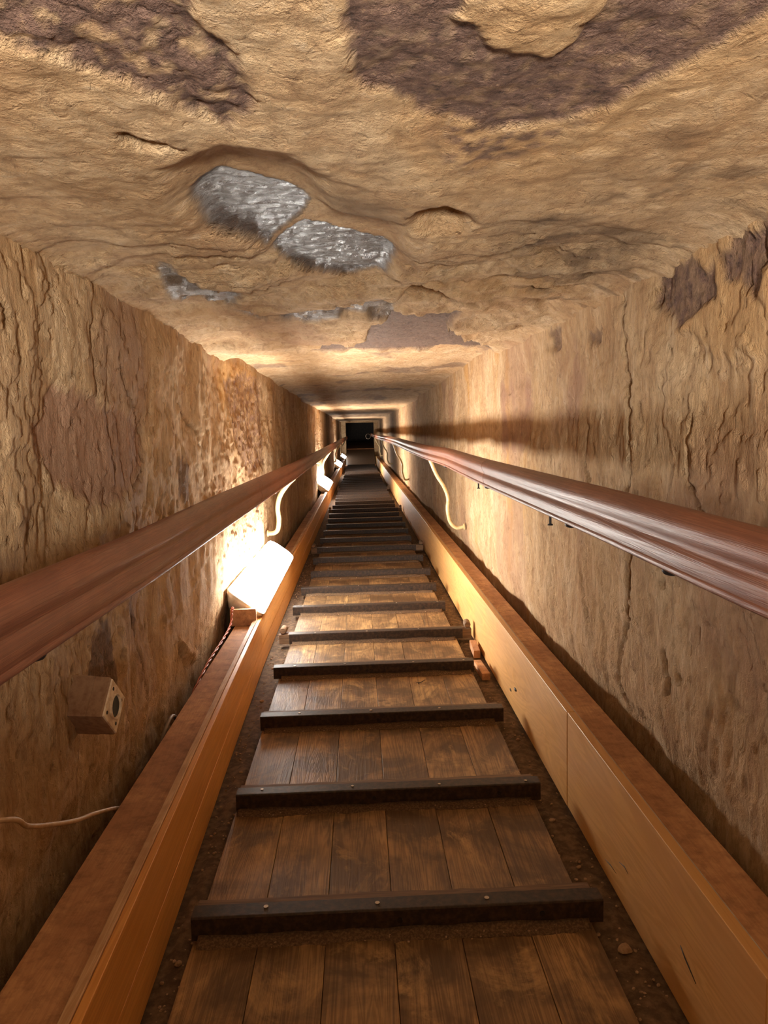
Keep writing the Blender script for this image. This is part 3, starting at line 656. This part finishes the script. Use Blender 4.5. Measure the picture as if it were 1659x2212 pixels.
# ------------------------------------------------------------------ tube lamps on the left ledge
lamp_words = ['nearest white tube lamp leaning on the left wall behind the board end', 'second white tube lamp along the left ledge, past the first cream bracket',
              'third tube lamp down the left ledge, a small bright strip', 'farthest tube lamp on the left ledge by the landing']
def round_rect(wd, ln, r, n=6):
    out = []
    for cx, cy, a0 in ((wd/2-r, ln/2-r, 0), (-wd/2+r, ln/2-r, 90), (-wd/2+r, -ln/2+r, 180), (wd/2-r, -ln/2+r, 270)):
        for k in range(n+1):
            a = math.radians(a0+90*k/n); out.append((cx+r*math.cos(a), cy+r*math.sin(a)))
    return out
def lamp(i):
    y0 = LAMP_Y[i]
    root = empty('tube_lamp', (-.484, y0+LAMP_LEN/2, -.676+ZC), lamp_words[i], 'lamp', 'tube lamps along the left ledge')
    ang = math.radians(37)
    def lay(zs, name, mat, cap_b, cap_t, smooth=True):
        rings = [[(x, y, z) for x, y in round_rect(wd, ln, r)] for z, wd, ln, r in zs]
        o = MB().loft(rings, True, True).make(name, mat, root, smooth, sharp=45)
        o.rotation_euler = (0, ang, 0); return o
    wd, ln = .182, LAMP_LEN
    lay([(-.062, .088, ln-.05, .025), (-.058, .098, ln-.04, .03), (-.016, .164, ln-.008, .036), (-.010, .174, ln-.002, .038), (-.002, .174, ln-.002, .038)], 'housing', M['housing'], 1, 1)
    lay([(-.004, .178, ln, .040), (0.0, .184, ln+.004, .042), (.004, .182, ln+.002, .041), (.006, .176, ln-.004, .040)], 'gasket_frame', M['housing'], 1, 1)
    lay([(.004, .174, ln-.008, .040), (.030, .170, ln-.012, .040), (.040, .158, ln-.024, .038), (.046, .124, ln-.05, .034), (.048, .08, ln-.09, .03)], 'diffuser', glow('lamp light', (1.0, .965, .90), LAMP_POWER[i]), 1, 1)
    if i == 0:
        k = MB()
        for (a, b, w_, l_) in ((-.060, -.602, .0016, .010), (-.056, -.598, .0016, .009), (-.050, -.600, .007, .002), (-.047, -.592, .0018, .009), (-.043, -.596, .006, .002)):
            k.box(a, a+w_, b, b+l_, .0375, .0402)
        o = k.make('maker_mark', M['mark'], root); o.rotation_euler = (0, ang, 0)
        for sx, sy in ((-.082, -.45), (.082, -.45), (-.082, .45), (.082, .45)):
            o = MB().box(sx-.004, sx+.004, sy-.014, sy+.014, -.012, .010, .0015).make('clip', M['screw'], root); o.rotation_euler = (0, ang, 0)
for i in range(4): lamp(i)

# ------------------------------------------------------------------ wall fitting, cables
jb = empty('junction_box', (-.56, 1.405, -.508+ZC), 'dusty cream plastic box with a round opening fixed to the left wall', 'junction box')
jb.scale = (.82, .80, .90); jb.rotation_euler = (0, 0, math.radians(-7))
def dia(x, s, ty=0.0, tz=0.0):
    return [(x, ty, s*1.06+tz), (x, s+ty, .002+tz), (x, ty, -s*1.04+tz), (x, -s+ty, -.002+tz)]
k = MB(); k.loft([dia(-.006, .062), dia(.052, .062, -.004), dia(.0525, .0605, -.004)]); k.make('back_box', M['dusty'], jb)
k = MB(); k.loft([dia(.053, .061, -.004), dia(.088, .060, -.008), dia(.092, .058, -.008)]); k.make('cover', M['dusty'], jb)
k = MB(); k.loft([dia(.092, .0572, -.008), dia(.0955, .0560, -.008)]); fp = k.make('face_plate', M['plastic'], jb)
rg = MB(); rr = []
for rad, xx in ((.026, .095), (.0275, .100), (.0265, .1015), (.0245, .1015), (.0230, .096)):
    rr.append([(xx, -.008+rad*math.cos(a), rad*math.sin(a)) for a in np.linspace(0, 2*math.pi, 33)[:-1]])
rg.loft(rr, True, False).make('socket_ring', M['plastic'], fp, True, sharp=45)
MB().cyl((.0945, -.008, 0), (.0962, -.008, 0), .0232, 32).make('opening', M['mark'], fp)  # flat dark disc, painting the shade inside the hole
for a, b in ((0, .045), (.043, .001), (0, -.044), (-.046, 0)):
    MB().cyl((.094, -.008+a*.86, b*.86), (.0960, -.008+a*.86, b*.86), .0042, 12).make('screw_hole', M['black'], fp)

def cable(name, pts, r, mat, label, cat='cable'):
    o = MB().tube(spline(pts, 8), r, 10).make(name, mat, smooth=True); return tag(o, label, cat)
Zp = lambda pts: [(x, y, z+ZC) for x, y, z in pts]
cable('electric_cable', Zp([(-.540, .30, -.40), (-.538, .75, -.43), (-.535, 1.046, -.548), (-.536, 1.12, -.598), (-.536, 1.2, -.640), (-.537, 1.31, -.692), (-.538, 1.40, -.727), (-.538, 1.53, -.785), (-.538, 1.62, -.84), (-.538, 1.75, -.90)]), .0042, M['cable'], 'cream electric cable sagging along the left wall below the junction box')
cable('cable_loop', Zp([(-.535, 1.80, -.86), (-.533, 1.86, -.78), (-.531, 1.93, -.752), (-.532, 2.00, -.768), (-.535, 2.06, -.85)]), .005, M['greycable'], 'short grey cable loop showing behind the edge of the left ledge')
k = MB()
ctr = spline(Zp([(-.530, 2.975, -.705), (-.528, 2.945, -.686), (-.528, 2.925, -.692), (-.527, 2.88, -.735), (-.530, 2.75, -.752), (-.533, 2.55, -.757), (-.534, 2.40, -.765), (-.536, 2.22, -.79), (-.537, 2.1, -.84)]), 22)
for ph in (0, math.pi):
    k.tube([p+Vector((math.cos(i*.42+ph)*.0028, 0, math.sin(i*.42+ph)*.0028)) for i, p in enumerate(ctr)], .0027, 7)
tag(k.make('twisted_wire', M['redwire'], smooth=True), 'thin red twisted wire running over the board end down behind the left ledge', 'wire')
# coil of cable hanging from the far end of the right rail
k = MB()
for q in range(3):
    k.tube([Vector((.283+(.070+.004*q)*math.cos(a), 22.7+.012*q, -.10+ZC+(.070+.004*q)*math.sin(a))) for a in np.linspace(0, 2*math.pi, 25)], .005, 6, False)
tag(k.make('cable_coil', M['greycable'], smooth=True), 'coil of cable hanging at the far end of the right handrail', 'cable')

# ------------------------------------------------------------------ landing at the far end
ld = empty('landing', (.03, 22.4, 0.0), 'dark timber landing at the far bottom end of the walkway', 'landing')
def slab(name, y0, z0, y1, z1, th, mat, x0=-.40, x1=.46):
    rings = [[(x, y0, z0-th), (x, y0, z0), (x, y1, z1), (x, y1, z1-th)] for x in (x0, x1)]
    o = MB().loft([[(p[0], p[1], p[2]+ZC) for p in r] for r in rings]).make(name, mat); return rel(o, ld)
slab('edge_board', 21.36, -.93, 21.50, -.905, .02, M['ledge'], -.415, .475)
slab('deck', 21.50, -.905, 23.3, -.50, .03, M['dark'], -.39, .46)
slab('edge_board', 23.3, -.50, 23.36, -.475, .03, M['ledge'], -.39, .46)
slab('deck', 23.36, -.475, 25.6, -.25, .03, M['dark'], -.39, .46)
slab('riser', 23.30, -.53, 23.34, -.53, .42, M['dark'])

# ------------------------------------------------------------------ loose things in the dirt
def chunk(sx, sy, sz, seed):
    import bmesh
    bm = bmesh.new(); bmesh.ops.create_icosphere(bm, subdivisions=2, radius=.5)
    rnd = random.Random(seed)
    planes = [(Vector((rnd.gauss(0, 1), rnd.gauss(0, 1), rnd.gauss(0, 1))).normalized(), rnd.uniform(.28, .45)) for _ in range(9)]
    for v in bm.verts:
        for nrm, d in planes:
            t = v.co.dot(nrm)
            if t > d: v.co -= nrm*(t-d)
        v.co = Vector((v.co.x*sx, v.co.y*sy, v.co.z*sz))
    bm.verts.index_update()
    r = [v.co[:] for v in bm.verts], [tuple(x.index for x in f.verts) for f in bm.faces]; bm.free(); return r
def wood_block(x, y, sx, sy, sz, rz, label):
    o = MB().box(-sx/2, sx/2, -sy/2, sy/2, 0, sz, .002).make('wood_block', M['ledge'], loc=(x, y, .004)); o.rotation_euler = (0, 0, rz); tag(o, label, 'wood block', 'wood offcuts in the right gutter')
wood_block(.452, 2.80, .032, .17, .028, .05, 'larger reddish wood offcut in the right gutter by the fourth cleat')
wood_block(.468, 3.07, .028, .16, .034, -.04, 'smaller wood offcut in the right gutter just before the pegged cleat')
pebbles = [(.440, 1.69, .016, 'pale stone chip beside the right end of the second cleat'), (.449, 1.50, .011, 'small pale stone in the right gutter between first and second cleats'), (.452, 1.42, .010, 'small grey stone in the right gutter just past the first cleat'),
           (.455, 1.235, .026, 'lump of grey stone in the right gutter at the first cleat'), (-.356, 1.26, .013, 'small stone in the left gutter beside the first cleat'), (-.362, 2.02, .012, 'brown stone in the left gutter between second and third cleats'),
           (.46, 2.17, .014, 'dark stone beside the right end of the third cleat'), (-.375, 2.58, .016, 'brown stone in the left gutter before the fourth cleat'), (-.38, 2.95, .014, 'dusty stone in the left gutter before the pegged cleat')]
for i, (x, y, s, lab) in enumerate(pebbles):
    v, f = chunk(s*1.2, s, s*.8, 50+i); tag(mesh_obj('pebble', v, f, M['stone'], loc=(x, y, s*.3)), lab, 'stone')
rnd = random.Random(3); k = MB()
for i in range(900):
    y = .9+5.5*rnd.random()**1.4; side = rnd.random() < .5
    x = rnd.uniform(lx(y)+.006, -.336) if side else rnd.uniform(.413, .490)
    if not side and 2.68 < y < 3.2: continue
    s = rnd.uniform(.002, .007)
    v, f = chunk(s*1.3, s*1.2, s, i % 17)
    k.add([(a[0]+x, a[1]+y, a[2]+s*.2) for a in v], f)
for i in range(260):
    j = rnd.randrange(2, 12); y = CLY[j]-rnd.uniform(.004, .035); x = rnd.uniform(-.32, .40); s = rnd.uniform(.0015, .0045)
    v, f = chunk(s*1.3, s*1.2, s, i % 17)
    k.add([(a[0]+x, a[1]+y, a[2]+DECK_TOP+.004) for a in v], f)
tag(k.make('gravel', M['stone']), 'fine gravel and crumbs in the gutters and at the cleats', 'gravel', kind='stuff')

# ------------------------------------------------------------------ scratches and a twig
def scratch(name, pts, r, root, mat='mark'):
    o = MB().tube([(x, y, z+ZC) for x, y, z in pts], lambda q: r*(.35+.65*math.sin(math.pi*min(max(q, .05), .95))), 6).make(name, M[mat], smooth=True); rel(o, root)
px = .4958
scratch('scratch', [(px, 1.102, -.838), (px, 1.085, -.846), (px, 1.070, -.851), (px, 1.045, -.860)], .0016, cr)
scratch('scratch', [(px, 1.470, -.913), (px, 1.435, -.905), (px, 1.401, -.902)], .0011, cr)
scratch('scratch', [(px, 1.386, -.868), (px, 1.355, -.859), (px, 1.335, -.862)], .0011, cr)
scratch('scuff_mark', [(px-.001, 2.456, -.886), (px-.001, 2.444, -.888), (px-.001, 2.436, -.890)], .004, cr)
scratch('scuff_mark', [(px-.001, 2.378, -.857), (px-.001, 2.362, -.858), (px-.001, 2.350, -.858)], .006, cr)
tw = MB(); tw.tube([(0, 0, 0), (.016, .016, .001), (.028, .036, .0005)], .0013, 6); tw.tube([(.008, .006, 0), (-.006, .012, .001)], .0011, 6)
tag(tw.make('twig', M['black'], smooth=True, loc=(.192, 2.645, DECK_TOP+.0018)), 'small dark forked twig lying on the planks before the fourth cleat', 'twig')
